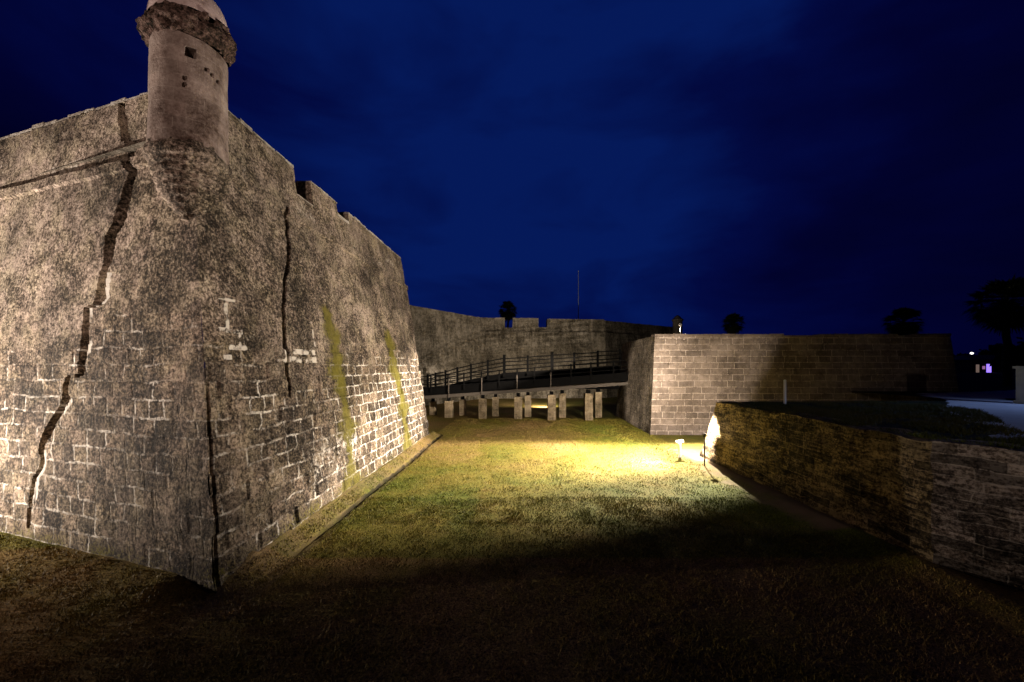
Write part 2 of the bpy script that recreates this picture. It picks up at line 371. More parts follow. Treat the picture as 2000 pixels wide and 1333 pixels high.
def attrR(u, z):
    zone = np.clip((5.5 + (fbm(u * .9, z * .5, 0, 3) - .5) * 4.5 - z) / 1.8, 0, 1)
    zone = zone * np.clip(.92 + u / 30, 0, 1.0) + .30 * band(u, 5, 14.5, 1.5) * np.clip((4.6 - z) / 1, 0, 1)
    moss = 0
    for ms, wd in ((M1, .50), (M2, .62)):
        zz = np.array([p[1] for p in ms])[::-1]; uu = np.array([p[0] for p in ms])[::-1]
        c = np.interp(z, zz, uu); top = zz[-1]
        wz = wd * (0.6 + .6 * np.clip((top - z) / top, 0, 1)) + .08
        c = c + (fbm(z * 1.6, 0, 0, 66, 3) - .5) * 1.0; wz = wz * (.4 + 1.2 * vn(z * 2.2, 5, 0, 67))
        moss = np.maximum(moss, np.exp(-((u - c) / wz) ** 2) * np.clip((top + .1 - z) / .4, 0, 1) * (.50 + 1.1 * fbm(z * 1.5, u * 4, 0, 8)))
    moss = np.maximum(moss, .75 * np.exp(-(z / .35) ** 2) * vn(u * 1.5, 0, 0, 4))
    pale = np.zeros(len(u))
    for a, b, c, d in PALE: pale = np.maximum(pale, band(u, a - .03, b + .03, .03) * band(z, c - .03, d + .03, .03))
    pale = pale * .62 * (.3 + 1.3 * fbm(u * 7, z * 7, 0, 88)) + .40 * band(u, 6.5, 15, 1.5) * np.clip((4.3 - z) / 1.2, 0, 1) * np.clip(fbm(u * .9, z * .9, 0, 14) * 1.8, 0, 1)
    pale = np.maximum(pale, .42 * np.exp(-((z - 1.2) / 1.6) ** 2) * band(u, 2, 8, 1.5) * fbm(u * 1.5, z * 1.5, 0, 15) * 1.6)
    return dict(zone=zone, moss=moss, pale=pale)
def attrL(u, z):
    zone = np.clip((5.6 + (fbm(u * .9, z * .5, 0, 5) - .5) * 3 - z) / 1.4, 0, 1) * np.clip(.88 + u / 40, 0, 1.0)
    lo = np.interp(z, CL[0], CL[1])
    pale = .95 * (np.abs(u - lo + .05) < .09) * (z < 6) * (z > .3) * vn(z * 3, 0, 0, 2) * 1.3  # pale strip paints in the lamplight caught by the crack's right edge
    moss = .7 * np.exp(-(z / .3) ** 2) * vn(u * 1.5, 0, 0, 4)
    pale = np.maximum(pale, .50 * np.clip((u - 4) / 3, 0, 1) * fbm(u, z, 0, 19) * 1.25)
    return dict(zone=zone, moss=moss, pale=pale)
bast = empty('bastion', (A[0], A[1], 0), label='tall sloping coquina bastion with a round corner turret and a long jagged crack', cat='bastion')
mb = MB()
def pat(side, u0, u1, z0, z1, **k):
    patch(mb, surf(side, u0, z0), surf(side, u1, z0), surf(side, u1, z1), surf(side, u0, z1), uv0=(u0, z0), **k)
pat('R', 0, LR, -.3, ZC, step=.045, amp=.035, inset=lambda u, z: insR(u, z - .3), attrs=lambda u, z: attrR(u, z - .3))
pat('L', 0, LL, -.3, ZC, step=.045, amp=.035, inset=lambda u, z: insL(u, z - .3), attrs=lambda u, z: attrL(u, z - .3), flip=True)
# fix: uv v starts at -.3 in pat, so shift by passing z directly
F0 = np.array(B); F1 = np.array((-14.5, 30.5)); fg = np.array((-.02, .06))
patch(mb, (B[0], B[1], -.3), (F1[0], F1[1], -.3), (F1[0] + gB[0] * ZC, F1[1] + gB[1] * ZC, ZC), surf('R', LR, ZC), .25, .03)
# broad ledge at the cordon and terreplein top, closing the mass
for side, L in (('R', LR), ('L', LL)):
    patch(mb, surf(side, 0, ZC), surf(side, L, ZC), surf(side, L, ZC + .02, .5), surf(side, .5 * 1.3, ZC + .02, .5), .1, .035, flip=(side == 'L'))
mb.build('scarp_wall', M['bastion'], bast, smooth=False)
# terreplein
mb = MB()
q = [surf('R', 0, 9.0, .4), surf('R', LR, 9.0, .4), (F1[0], F1[1], 9.0), (-22, 20, 9.0), surf('L', LL, 9.0, .4)]
mb.add(q, [(0, 1, 2, 3, 4)]); mb.build('terreplein', M['far'], bast)
# parapet pieces: (side, u0, u1, has gap after)
BK = .075; TH = 1.7
MIT = 1.0 / math.tan(math.acos(float(np.dot(eR, eL))) / 2)
def cu(u0, back): return u0 + back * MIT if u0 == 0 else u0   # mitre at the salient
def usol(x, y): return unproj('R', x, y)[0]
g1a, g1b = usol(580, 331), usol(612, 358); g2a, g2b = usol(661, 400), usol(684, 418)
cop = MB()
def parapet(side, u0, u1, zt=ZT, ramped=0, zb=None):
    mb = MB(); zb = ZC + .01 if zb is None else zb
    f = [surf(side, cu(u0, BK), zb, BK), surf(side, u1, zb, BK), surf(side, u1, zb, TH), surf(side, cu(u0, TH), zb, TH)]
    t = [surf(side, cu(u0, BK), zt, BK + .02), surf(side, u1, zt - ramped, BK + .02), surf(side, u1, zt - ramped, TH), surf(side, cu(u0, TH), zt, TH)]
    st = .05
    att = (lambda u, z: dict(zone=0 * u, moss=.45 * vn(u * .8, z * 1.5, 2, 4) * np.clip((z - 9.2), 0, 1), pale=.5 * vn(u * 2, z * 2, 0, 6) * (z < 10)))
    ins = (lambda u, z: in_crack(CL, u, z, 1.5)) if side == 'L' else (lambda u, z: ((np.abs(u - (g1a - .32)) < .045) * .15))
    patch(mb, f[0], f[1], t[1], t[0], st, .045, inset=ins, attrs=att, uv0=(u0, zb), flip=(side == 'L'))
    for a, b, c, d in ((f[1], f[2], t[2], t[1]), (f[3], f[0], t[0], t[3]), (f[2], f[3], t[3], t[2])):
        patch(mb, a, b, c, d, .12, .045, flip=(side == 'L'))
    patch(mb, t[0], t[1], t[2], t[3], .1, .045, flip=(side == 'L'))
    mb.build('parapet', M['bastion'], bast)
    # thin pale lime cap, broken along its run
    c = MB(); n = max(1, int((u1 - u0) / .55)); e = np.linspace(u0 + (.7 if u0 == 0 else 0), u1, n + 1)
    for i in range(n):
        h = .015 + .05 * random.random() + (.04 if random.random() < .2 else 0); p = random.uniform(-.01, .035)
        a, b = e[i], e[i + 1] - .01; k0 = (a - u0) / (u1 - u0) * ramped; k1 = (b - u0) / (u1 - u0) * ramped
        ft = [surf(side, a, zt - k0 - .03, BK - p), surf(side, b, zt - k1 - .03, BK - p), surf(side, b, zt - k1 - .03, BK + .5), surf(side, a, zt - k0 - .03, BK + .5)]
        tp = [surf(side, a, zt - k0 + h, BK - p + .01), surf(side, b, zt - k1 + h, BK - p + .01), surf(side, b, zt - k1 + h, BK + .5), surf(side, a, zt - k0 + h, BK + .5)]
        hexa(c, ft, tp, .12, .03)
    c.build('coping', M['coping'], bast)
parapet('L', 0, LL)
parapet('R', 0, g1a); parapet('R', g1b, g2a); parapet('R', g2b, LR)
parapet('R', g1a + .01, g1b - .01, zt=9.45); parapet('R', g2a + .01, g2b - .01, zt=9.85)
# sentry turret on the corner
TC = (-6.62, 7.90)
def lathe(prof, c, n=72, amp=.0, inset=None, step=.06):
    pts = []
    for (r0, z0), (r1, z1) in zip(prof[:-1], prof[1:]):
        k = max(1, int(math.hypot(r1 - r0, z1 - z0) / step))
        for i in range(k): pts.append((r0 + (r1 - r0) * i / k, z0 + (z1 - z0) * i / k))
    pts.append(prof[-1]); pts = np.array(pts)
    th = np.linspace(0, 2 * math.pi, n, endpoint=False)
    rr, tt = np.meshgrid(pts[:, 0], th, indexing='ij'); zz, _ = np.meshgrid(pts[:, 1], th, indexing='ij')
    rr = rr.copy()
    if inset is not None: rr -= inset(tt, zz)
    P = np.stack([c[0] + rr * np.cos(tt), c[1] + rr * np.sin(tt), zz], -1).reshape(-1, 3)
    if amp: P = jitter(P, amp, 2.5)
    m = len(pts); F = []
    for i in range(m - 1):
        for k in range(n): F.append((i * n + k, i * n + (k + 1) % n, (i + 1) * n + (k + 1) % n, (i + 1) * n + k))
    UV = np.stack([tt.ravel() * .65, zz.ravel()], 1)
    return P, F, UV
tur = empty('sentry_turret', (TC[0], TC[1], 0)); tur.parent = bast; tur.location = (TC[0] - A[0], TC[1] - A[1], 0)
def tpart(name, mat, P, F, UV, smooth=True):
    if P[:, 2].min() > 10: P[:, 2] += .14 * ((P[:, 0] - TC[0]) * .77 + (P[:, 1] - TC[1]) * .64 + .65)   # moulding and dome tilted to follow the lens skew
    m = MB(); m.add(P, F, UV); o = m.build(name, mat, None, smooth); o.parent = tur
    o.location = (-TC[0], -TC[1], 0); return o
ang = math.atan2(-TC[1], -TC[0])      # towards the camera
def win(t, z):
    d = (t - ang + math.pi) % (2 * math.pi) - math.pi
    o = ((np.abs(d + .0) < .125) & (np.abs(z - 10.18) < .085)) * .35
    for a, zc in ((-.14, 9.62), (-.12, 9.50), (.55, 9.95), (.75, 9.9), (.42, 10.0)):
        o = o + ((np.abs(d - a) < .05) & (np.abs(z - zc) < .035)) * .10
    return o
tpart('shaft', M['plaster'], *lathe([(.655, 8.35), (.63, 9.3), (.62, 10.5)], TC, 200, .02, win, .025), smooth=False)
cpf = [(.01, 7.02)]
for rr_, zz_ in ((.15, 7.08), (.27, 7.20), (.36, 7.33), (.44, 7.47), (.51, 7.61), (.56, 7.75), (.60, 7.89), (.625, 8.02)): cpf += [(rr_ - .055, zz_ - .012), (rr_, zz_), (rr_ + .002, zz_ + .05)]
cpf += [(.62, 8.12), (.68, 8.17), (.70, 8.24), (.69, 8.33), (.655, 8.40), (.65, 8.46)]
tpart('corbel', M['bastion'], *lathe(cpf, TC, 110, .045, lambda t, z: .03 * (vn(t * 6, z * 5, 0, 13) - .5), .03))
tpart('moulding', M['moulding'], *lathe([(.60, 10.42), (.68, 10.48), (.69, 10.55), (.745, 10.60), (.765, 10.72), (.73, 10.80), (.68, 10.84), (.665, 10.95), (.60, 10.99)], TC, 140, .06, lambda t, z: .14 * (vn(t * 6, z * 9, 0, 3) - .4) + .07 * (vn(t * 16, z * 20, 0, 4) - .5), .025))
dome = [(.655 * math.cos(a), 10.93 + .80 * math.sin(a)) for a in np.linspace(0, math.pi / 2 - .02, 14)]
tpart('dome', M['dome'], *lathe(dome, TC, 72, .015))
# ------------------------------------------------------------ counterscarp, ravelin, far walls
UPZ = 2.6
FARX = 600
mw = empty('moat_wall', (8.45, 12, 0), label='low mossy rubble wall on the right side of the moat, floodlit white at its far end', cat='wall')
mb = MB()
E = [((8.30, 17.10), (8.57, 16.07)), ((8.46, 12.4), (8.50, 12.2)), ((8.52, 7.80), (8.48, 7.76))]
u = 0
for (a, A2), (b, B2) in zip(E[:-1], E[1:]):
    L = math.dist(a, b)
    patch(mb, (*a, -.1), (*b, -.1), (*B2, UPZ), (*A2, UPZ), .06, .08, uv0=(u, 0), inset=lambda u, z: blocks(u, z, 9, 21) * 1.2 * (u < 9.1)); u += L
patch(mb, (20, 17.6, -.1), (8.30, 17.10, -.1), (8.57, 16.07, UPZ), (20, 16.6, UPZ), .3, .05)
patch(mb, (8.57, 16.07, UPZ), (8.50, 12.2, UPZ), (9.0, 12.2, UPZ + .03), (9.1, 16.1, UPZ + .03), .08, .07)
patch(mb, (8.50, 12.2, UPZ), (8.40, 7.84, UPZ), (8.95, 7.95, UPZ + .03), (9.0, 12.2, UPZ + .03), .08, .07)
mb.build('wall_face', M['rubble'], mw)
mb = MB(); u = 0
W2 = [((8.52, 7.80), (8.48, 7.76)), ((9.35, 6.85), (9.12, 6.62)), ((10.6, 4.8), (10.5, 4.6)), ((10.6, 1.35), (10.5, 1.3)), ((-60, 1.35), (-60, 1.3))]
for (a, A2), (b, B2) in zip(W2[:-1], W2[1:]):
    L = math.dist(a, b); st = .06 if L < 5 else (.3 if L > 10 else .12)
    patch(mb, (*a, -.1), (*b, -.1), (*B2, UPZ), (*A2, UPZ), st, .08, uv0=(u, 0), inset=(lambda u, z: blocks(u, z, 9, 22) * 1.4 * (u > .12)) if L < 10 else None); u += L
patch(mb, (8.42, 7.84, UPZ), (9.12, 6.62, UPZ), (9.6, 6.9, UPZ + .03), (8.95, 7.95, UPZ + .03), .06, .07)
patch(mb, (9.12, 6.62, UPZ), (10.5, 4.6, UPZ), (11, 4.9, UPZ + .03), (9.6, 6.9, UPZ + .03), .08, .07)
mb.build('return_face', M['rubble_grey'], mw, label='near end of the wall, lit grey above and brown in shadow below')
def flat(name, polys, z, mat, **k):
    m = MB(); 
    for p in polys:
        m.add([(x, y, z) for x, y in p], [tuple(range(len(p)))], [(x, y) for x, y in p])
    return m.build(name, mat, None, **k)
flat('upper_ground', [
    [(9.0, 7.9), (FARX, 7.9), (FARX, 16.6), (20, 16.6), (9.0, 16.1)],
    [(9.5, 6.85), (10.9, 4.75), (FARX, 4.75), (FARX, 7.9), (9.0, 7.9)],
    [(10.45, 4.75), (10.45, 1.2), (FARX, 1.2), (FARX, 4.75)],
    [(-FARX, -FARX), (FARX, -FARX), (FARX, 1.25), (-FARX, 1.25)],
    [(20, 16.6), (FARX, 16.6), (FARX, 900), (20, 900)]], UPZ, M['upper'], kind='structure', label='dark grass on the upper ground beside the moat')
pth = [(40, 27), (22, 20.8), (19, 16.8), (14.8, 13.0), (9.9, 7.6), (10.6, 6.4), (16, 9.0), (19.2, 13.9), (22.4, 17.6), (40, 20)]
pp = []
for a, b in zip(pth, pth[1:] + pth[:1]):
    n = max(1, int(math.dist(a, b) / .25))
    for k in range(n):
        x = a[0] + (b[0] - a[0]) * k / n; y = a[1] + (b[1] - a[1]) * k / n; q = float(fbm(x * 1.3, y * 1.3, 0, 91, 3)) - .5
        pp.append((x + q * .8, y - q * .8))
flat('path', [pp], UPZ + .006, M['concrete'], kind='structure', label='pale paved path lit blue on the right')
# ravelin
rav = empty('ravelin_wall', (8.3, 22.8, 0), label='block built outwork wall with straight mortar lines, lit at its left corner and dark to the right', cat='wall')
RT = 5.95
mb = MB(); bt = .075
patch(mb, (8.2, 22.8, -.1), (26.6, 22.5, -.1), (26.2, 22.5 + bt * 6, RT), (8.2 + bt * 6, 22.8 + bt * 6, RT), .12, .025, inset=lambda u, z: blocks(u, z, 9, 31) * .7)
mb.build('front_face', M['ashlar'], rav)
mb = MB()
patch(mb, (8.6, 32, -.1), (8.2, 22.8, -.1), (8.2 + bt * 6, 22.8 + bt * 6, RT), (9.2, 32, RT), .12, .05)
mb.build('side_face', M['ashlar_side'], rav)
mb = MB()
patch(mb, (26.6, 22.5, -.1), (27.4, 33, -.1), (27, 33, RT), (26.2, 22.95, RT), .3, .03)
mb.add([(8.65, 23.25, RT), (26.2, 22.95, RT), (27, 33, RT), (9.2, 32, RT)], [(0, 1, 2, 3)])
patch(mb, (27.4, 33, -.1), (8.6, 32, -.1), (9.2, 32, RT), (27, 33, RT), .5, .03)
mb.build('rear_mass', M['ashlar_side'], rav)
mb = MB(); x = 8.62
while x < 26:
    L = random.uniform(.7, 1.2); x2 = min(26.2, x + L); y = 23.22 - (x - 8.6) * .017
    if random.random() < .93 or x < 14:
        mb.box(((x + x2) / 2, y + .28, RT + .03), (x2 - x - .015, .6 + random.uniform(-.01, .05), .10 + random.uniform(-.02, .03)))
    x = x2
mb.build('coping', M['ashlar'], rav)
# far fort: curtain, second bastion flank and face
cur = empty('curtain_wall', (-8, 42, 0), label='far curtain wall of the fort seen just right of the near bastion, top edge sloping down', cat='wall')
mb = MB()
patch(mb, (-14.6, 30.6, 0), (-3.7, 48.3, 0), (-3.7, 49.3, 8.7), (-15.1, 31.2, 8.7), .25, .06)
patch(mb, (-15.1, 31.2, 8.7), (-3.9, 49.0, 8.7), (-3.9, 49.2, 10.3), (-15.2, 31.3, 10.3), .2, .07)
patch(mb, (-15.2, 31.3, 10.3), (-3.9, 49.2, 10.3), (-6, 50.2, 10.3), (-17, 32.3, 10.3), .25, .05)
mb.build('wall_face', M['far'], cur)
fb = empty('far_bastion', (12, 50, 0), label='distant bastion beyond the footbridge with gun gaps in its parapet and a tiny corner turret', cat='bastion')
mb = MB(); P0 = (-4.1, 48.0); P1 = (12.3, 49.6); P2 = (25.2, 59.0)
patch(mb, (*P0, 0), (*P1, 0), (P1[0] - .1, P1[1] + .8, 8.55), (P0[0], P0[1] + .8, 8.55), .25, .05)
patch(mb, (*P1, 0), (*P2, 0), (P2[0], P2[1] + .8, 8.55), (P1[0] - .1, P1[1] + .8, 8.55), .3, .06)
patch(mb, (P0[0], P0[1] + .8, 8.55), (P1[0] - .1, P1[1] + .8, 8.55), (P1[0], P1[1] + 6, 8.6), (P0[0], P0[1] + 6, 8.6), .8, .03)
mb.build('scarp_wall', M['far'], fb)
def lerp(a, b, t): return (a[0] + (b[0] - a[0]) * t, a[1] + (b[1] - a[1]) * t)
def X_at(px): # where the photo column meets the flank's parapet line
    k = (px - 1000) / 750; a, b = P0, P1
    t = (k * (a[1] + .9) - a[0]) / ((b[0] - a[0]) - k * (b[1] - a[1])); return t
for x0, x1, zt in ((935, 986, 10.3), (1001, 1052, 10.32), (1069, 1181, 10.25), (986, 1001, 9.05), (1052, 1069, 9.15)):
    m = MB(); t0, t1 = X_at(x0), X_at(x1); a = lerp(P0, P1, t0); b = lerp(P0, P1, t1); zb = 8.56
    hexa(m, [(a[0], a[1] + .95, zb), (b[0], b[1] + .95, zb), (b[0], b[1] + 2.6, zb), (a[0], a[1] + 2.6, zb)],
         [(a[0], a[1] + 1, zt), (b[0], b[1] + 1, zt), (b[0], b[1] + 2.6, zt), (a[0], a[1] + 2.6, zt)], .15, .05)
    m.build('merlon', M['far'], fb)
m = MB(); zb = 8.56
hexa(m, [(P1[0], P1[1] + .95, zb), (P2[0], P2[1] + .95, zb), (P2[0] - 1, P2[1] + 2.4, zb), (P1[0] - 1, P1[1] + 2.4, zb)],
     [(P1[0], P1[1] + 1, 10.1), (P2[0], P2[1] + 1, 10.2), (P2[0] - 1, P2[1] + 2.4, 10.2), (P1[0] - 1, P1[1] + 2.4, 10.1)], .25, .06)
m.build('parapet', M['far'], fb)
m = MB(); tcn = (25.6, 59.4)
m.add(*lathe([(.3, 7.4), (.7, 8.3), (.72, 9.0), (.7, 11.0), (.85, 11.15), (.85, 11.3), (.6, 11.5), (.35, 11.8), (.02, 12.0)], tcn, 20, .03, None, .3)); m.build('corner_turret', M['far'], fb)
# ------------------------------------------------------------ footbridge
fbz = empty('footbridge', (1.5, 30, 0), label='dark timber railed footbridge on pale stone pillars crossing the moat', cat='bridge')
front = [(877, 815, 783), (943, 817, 778), (1012, 818, 774), (1077, 820, 771), (1149, 820, 768)]
back = [(904, 811, 780), (968, 812, 775), (1031, 814, 772), (1098, 815, 768), (1168, 815, 765), (846, 810, 784)]
def deckz(x): return 2.22 + (x + 8) * .082       # top of deck
for lst, wd in ((front, .60), (back, .52)):
    for px, yb, yt in lst:
        Z = 750 * CAMZ / (yb - 715); X = (px - 1000) / 750 * Z; zt = CAMZ - (yt - 715) / 750 * Z
        m = MB(); h = wd / 2
        hexa(m, [(X - h, Z - h, -.05), (X + h, Z - h, -.05), (X + h, Z + h, -.05), (X - h, Z + h, -.05)],
             [(X - h, Z - h, zt), (X + h, Z - h, zt), (X + h, Z + h, zt), (X - h, Z + h, zt)], .1, .02)
        m.build('pillar', M['pillar'], fbz)
        m = MB(); m.box((X, Z, zt + .12), (.26, .3, .26)); m.build('timber_block', M['timber'], fbz)
def yb(x, o): return 30.85 - (x + 5) * .135 + o
XL, XR = -9.0, 8.75
for o in (0, 1.7):
    m = MB(); m.bar((XL, yb(XL, o), deckz(XL) - .72), (XR, yb(XR, o), deckz(XR) - .80), .22, .24); m.build('stringer', M['stringer'], fbz)
    m = MB(); m.bar((XL, yb(XL, o - .02), deckz(XL) - .28), (XR, yb(XR, o - .02), deckz(XR) - .30), .1, .60); m.build('side_board', M['timber'], fbz)
m = MB(); x = XL
while x < XR:
    m.box((x + .12, yb(x, .85), deckz(x) + .02), (.22, 1.9, .05), rz=-.134); x += .24
m.build('deck', M['timber'], fbz)
def rampz(x): return float(np.interp(x, [-9.5, -7.3, -3.0, -.66, 8.9], [1.45, 1.9, 2.95, 3.38, 4.0]))
NP = (838, 873, 905, 940, 975, 1010, 1043, 1075, 1112, 1149, 1190)
for p in NP:
    Z = 30.3; X = (p - 1000) / 750 * Z
    m = MB(); m.box((X, yb(X, -.08), deckz(X) + .35), (.10, .10, 1.35)); m.build('post', M['timber'], fbz)
for zz in (.95, .62, .30):
    m = MB(); m.bar((XL, yb(XL, -.02), deckz(XL) + zz), (XR, yb(XR, -.02), deckz(XR) + zz), .05, .06); m.build('rail', M['timber'], fbz)
FPX = (833, 849, 869, 893, 920, 953, 985, 1030, 1076, 1117, 1160, 1200)
fx = [(p - 1000) / 750 * 33.2 for p in FPX]
for X, p in zip(fx, FPX):
    big = p in (985, 1076); m = MB()
    m.box((X, yb(X, 2.5), rampz(X) + .62 + (.09 if big else 0)), (.24 if big else .16, .15, 1.75 + (.2 if big else 0))); m.build('post', M['timber'], fbz)
for zz in (1.36, 1.06, .74, .42):
    for a, b in zip(fx[:-1], fx[1:]):
        m = MB(); m.bar((a, yb(a, 2.42), rampz(a) + zz + random.uniform(-.03, .03)), (b, yb(b, 2.42), rampz(b) + zz + random.uniform(-.03, .03)), .06, .085); m.build('rail', M['timber'], fbz)
m = MB()
for a, b in zip(fx[:-1], fx[1:]):
    m.add([(a, yb(a, 2.55), 2.2), (b, yb(b, 2.55), 2.2), (b, yb(b, 2.55), rampz(b) + .12), (a, yb(a, 2.55), rampz(a) + .12), (a, yb(a, 4.2), rampz(a) + .12), (b, yb(b, 4.2), rampz(b) + .12), (b, yb(b, 4.2), 2.2), (a, yb(a, 4.2), 2.2)], [(0, 1, 2, 3), (3, 2, 5, 4), (7, 6, 1, 0)])
m.build('ramp_body', M['timber'], fbz)
# bracing struts standing on the front pillars
for px in (873, 940, 1010, 1075):
    Z = 29.9; X = (px - 1000) / 750 * Z
    m = MB(); m.box((X, yb(X, -.13), deckz(X) - .25), (.07, .05, 1.5)); m.build('strut', M['stringer'], fbz)
# ------------------------------------------------------------ ground of the moat
def dseg(X, Y, a, e):   # distance outward and run along a foot line
    dx, dy = X - a[0], Y - a[1]; u = dx * e[0] + dy * e[1]; n = dx * e[1] - dy * e[0]; return u, n
def gheight(X, Y):
    z = (fbm(X * .35, Y * .35, 0, 51, 3) - .5) * .04 + (fbm(X * 2.2, Y * 2.2, 0, 52, 3) - .5) * .010
    u, n = dseg(X, Y, A, eR)
    wob = n + (fbm(u * .8, 0, 0, 60, 3) - .5) * .16
    on = np.clip((u + .3) / .4, 0, 1) * np.clip((LR + 1.1 - u) / .3, 0, 1)
    bank = .25 * np.clip(1 - wob / .46, 0, 1)
    gut = np.where((wob >= .42) & (wob < .60), -.12 * np.clip((wob - .42) / .12, 0, 1), 0)
    side = np.clip((u - 1.2) / 1.5, 0, 1)
    z = z + on * (bank * np.clip((u + .2) / 1.0, 0, 1) + gut * side) * (n > -.12) * (n < 2)
    ul, nl = dseg(X, Y, A, eL); nl = -nl
    z = z + np.where((ul > 0) & (nl < 1.0) & (nl > -1), .24 * np.clip(1 - nl / 1.0, 0, 1) * np.clip(ul, 0, 1), 0)
    z = z + .12 * np.clip(1 - np.abs(X - 8.4) / .7, 0, 1) * ((Y > 4) & (Y < 17.5))
    return z
xs = np.unique(np.concatenate([[-FARX, -200, -80, -40], np.arange(-20, -6.2, .2), np.arange(-6.2, -3.2, .04), np.arange(-3.2, 9.2, .16), np.arange(9.2, 30, 1.5), [60, 200, FARX]]).round(4))
ys = np.unique(np.concatenate([[-FARX, -100, -20], np.arange(1, 24, .14), np.arange(24, 36, .3), np.arange(36, 70, 1.5), [120, 300, 900]]).round(4))
GX, GY = np.meshgrid(xs, ys); gx, gy = GX.ravel(), GY.ravel(); gz = gheight(gx, gy)
far = (np.abs(gx) > 45) | (gy > 70) | (gy < 0); gz[far] = 0
def dirtmask(X, Y):
    return np.clip(1.25 - np.abs(X - 8.35) / .85 + (fbm(X * 2, Y * 2, 0, 71) - .5) * 1.4, 0, 1) * ((Y > 9.5) & (Y < 19)) * .9
def bankdirt(X, Y):
    u, n = dseg(X, Y, A, eR)
    return .6 * ((n > -.3) & (n < .75) & (u > -.5) & (u < LR + 1)) * np.clip(fbm(X * 3, Y * 3, 0, 72) * 1.9, 0, 1)
def gutter_shade_mask(X, Y):  # where the painted gutter shade runs along the bastion foot
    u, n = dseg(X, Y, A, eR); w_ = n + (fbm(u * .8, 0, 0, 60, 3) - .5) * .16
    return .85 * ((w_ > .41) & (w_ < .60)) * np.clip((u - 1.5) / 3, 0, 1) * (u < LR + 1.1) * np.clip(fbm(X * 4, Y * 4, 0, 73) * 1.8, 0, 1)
def dry(X, Y): return .16 * np.clip((Y - 13) / 8, 0, 1) * np.clip((6.5 - X) / 4, 0, 1) + .22 * (Y < 8.2) - .10 * band(Y, 9.5, 15, 2) * (X < -1) - .16 * np.clip((X - 2.5) / 3, 0, 1) * band(Y, 7, 14, 2)
nx, ny = len(xs), len(ys); i, j = np.meshgrid(np.arange(nx - 1), np.arange(ny - 1)); q = (j * nx + i).ravel()
mb = MB(); mb.add(np.stack([gx, gy, gz], 1), np.stack([q, q + 1, q + nx + 1, q + nx], 1).tolist(), np.stack([gx, gy], 1), dirt=np.maximum(dirtmask(gx, gy), bankdirt(gx, gy)), mud=gutter_shade_mask(gx, gy), dry=dry(gx, gy))
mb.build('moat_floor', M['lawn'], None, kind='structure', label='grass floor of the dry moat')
# blades
def blades(n, x0, x1, y0, y1, h):
    X = RNG.uniform(x0, x1, n); Y = y0 + (y1 - y0) * RNG.uniform(0, 1, n) ** 1.25
    clump = fbm(X * 2.5, Y * 2.5, 0, 81, 3)
    ok = (clump + RNG.uniform(-.4, .4, n) > .38) & (dirtmask(X, Y) < .35) & (X < 8.35)
    u, nn = dseg(X, Y, A, eR); ul, nl = dseg(X, Y, A, eL)
    ok &= ~((nn < .06) & (nl > -.05)) & ~((Y > 20) & (X < -5))
    g = (nn > .4) & (nn < .62) & (u > 1.5) & (u < LR); ok &= ~g
    X, Y = X[ok], Y[ok]; n = len(X); Z = gheight(X, Y) - .005; clumpz = clump[ok]
    a = RNG.uniform(0, 2 * math.pi, n); hh = h * RNG.uniform(.3, 1.1, n) * (.8 + .4 * clumpz); wd = RNG.uniform(.004, .009, n) * (1 + Y / 22)
    ln = RNG.uniform(.2, .9, n) * hh; b = RNG.uniform(0, 2 * math.pi, n)
    p = np.stack([X, Y, Z], 1); s = np.stack([np.cos(a) * wd, np.sin(a) * wd, 0 * a], 1)
    tip = p + np.stack([np.cos(b) * ln, np.sin(b) * ln, hh], 1)
    V = np.stack([p - s, p + s, tip], 1).reshape(-1, 3)
    tone = np.repeat(np.clip(RNG.normal(.42, .25, n), 0, 1), 3); d = np.repeat(dry(X, Y), 3)
    return V, tone, d
Vs = [blades(260000, -15, 9, 4.6, 12, .055), blades(120000, -5, 8.6, 10, 30, .06), blades(5000, -5.2, -4.0, 8, 22, .05)]
V = np.concatenate([v[0] for v in Vs]); tone = np.concatenate([v[1] for v in Vs]); dr = np.concatenate([v[2] for v in Vs])
def upper_blades(n, x0, x1, y0, y1):
    X = RNG.uniform(x0, x1, n); Y = RNG.uniform(y0, y1, n); cl = fbm(X * 1.6, Y * 1.6, 0, 83, 3)
    edge = np.where(Y > 7.84, 8.55, np.interp(Y, [1.3, 4.6, 6.62, 7.84], [10.6, 10.6, 9.25, 8.55]))
    ok = (X > edge) & (cl + RNG.uniform(-.15, .15, n) > .42) & ~((X - 9.9 > (Y - 7.0) * .98) & (Y < 13)); X, Y, cl = X[ok], Y[ok], cl[ok]; n = len(X)
    h = .11 * RNG.uniform(.3, 1.1, n) * cl * 1.6; a = RNG.uniform(0, 6.28, n); b = RNG.uniform(0, 6.28, n); wd = RNG.uniform(.006, .013, n)
    p = np.stack([X, Y, 0 * X + UPZ], 1); sd = np.stack([np.cos(a) * wd, np.sin(a) * wd, 0 * a], 1); tip = p + np.stack([np.cos(b) * h * .6, np.sin(b) * h * .6, h], 1)
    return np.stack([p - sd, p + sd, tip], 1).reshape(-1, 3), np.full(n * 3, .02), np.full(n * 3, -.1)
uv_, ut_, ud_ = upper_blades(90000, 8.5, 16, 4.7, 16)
V = np.concatenate([V, uv_]); tone = np.concatenate([tone, ut_]); dr = np.concatenate([dr, ud_])
me = bpy.data.meshes.new('grass'); nv = len(V); nf = nv // 3
me.vertices.add(nv); me.vertices.foreach_set('co', V.ravel()); me.loops.add(nv); me.loops.foreach_set('vertex_index', np.arange(nv))
me.polygons.add(nf); me.polygons.foreach_set('loop_start', np.arange(0, nv, 3)); me.polygons.foreach_set('loop_total', np.full(nf, 3))
me.update(calc_edges=True)
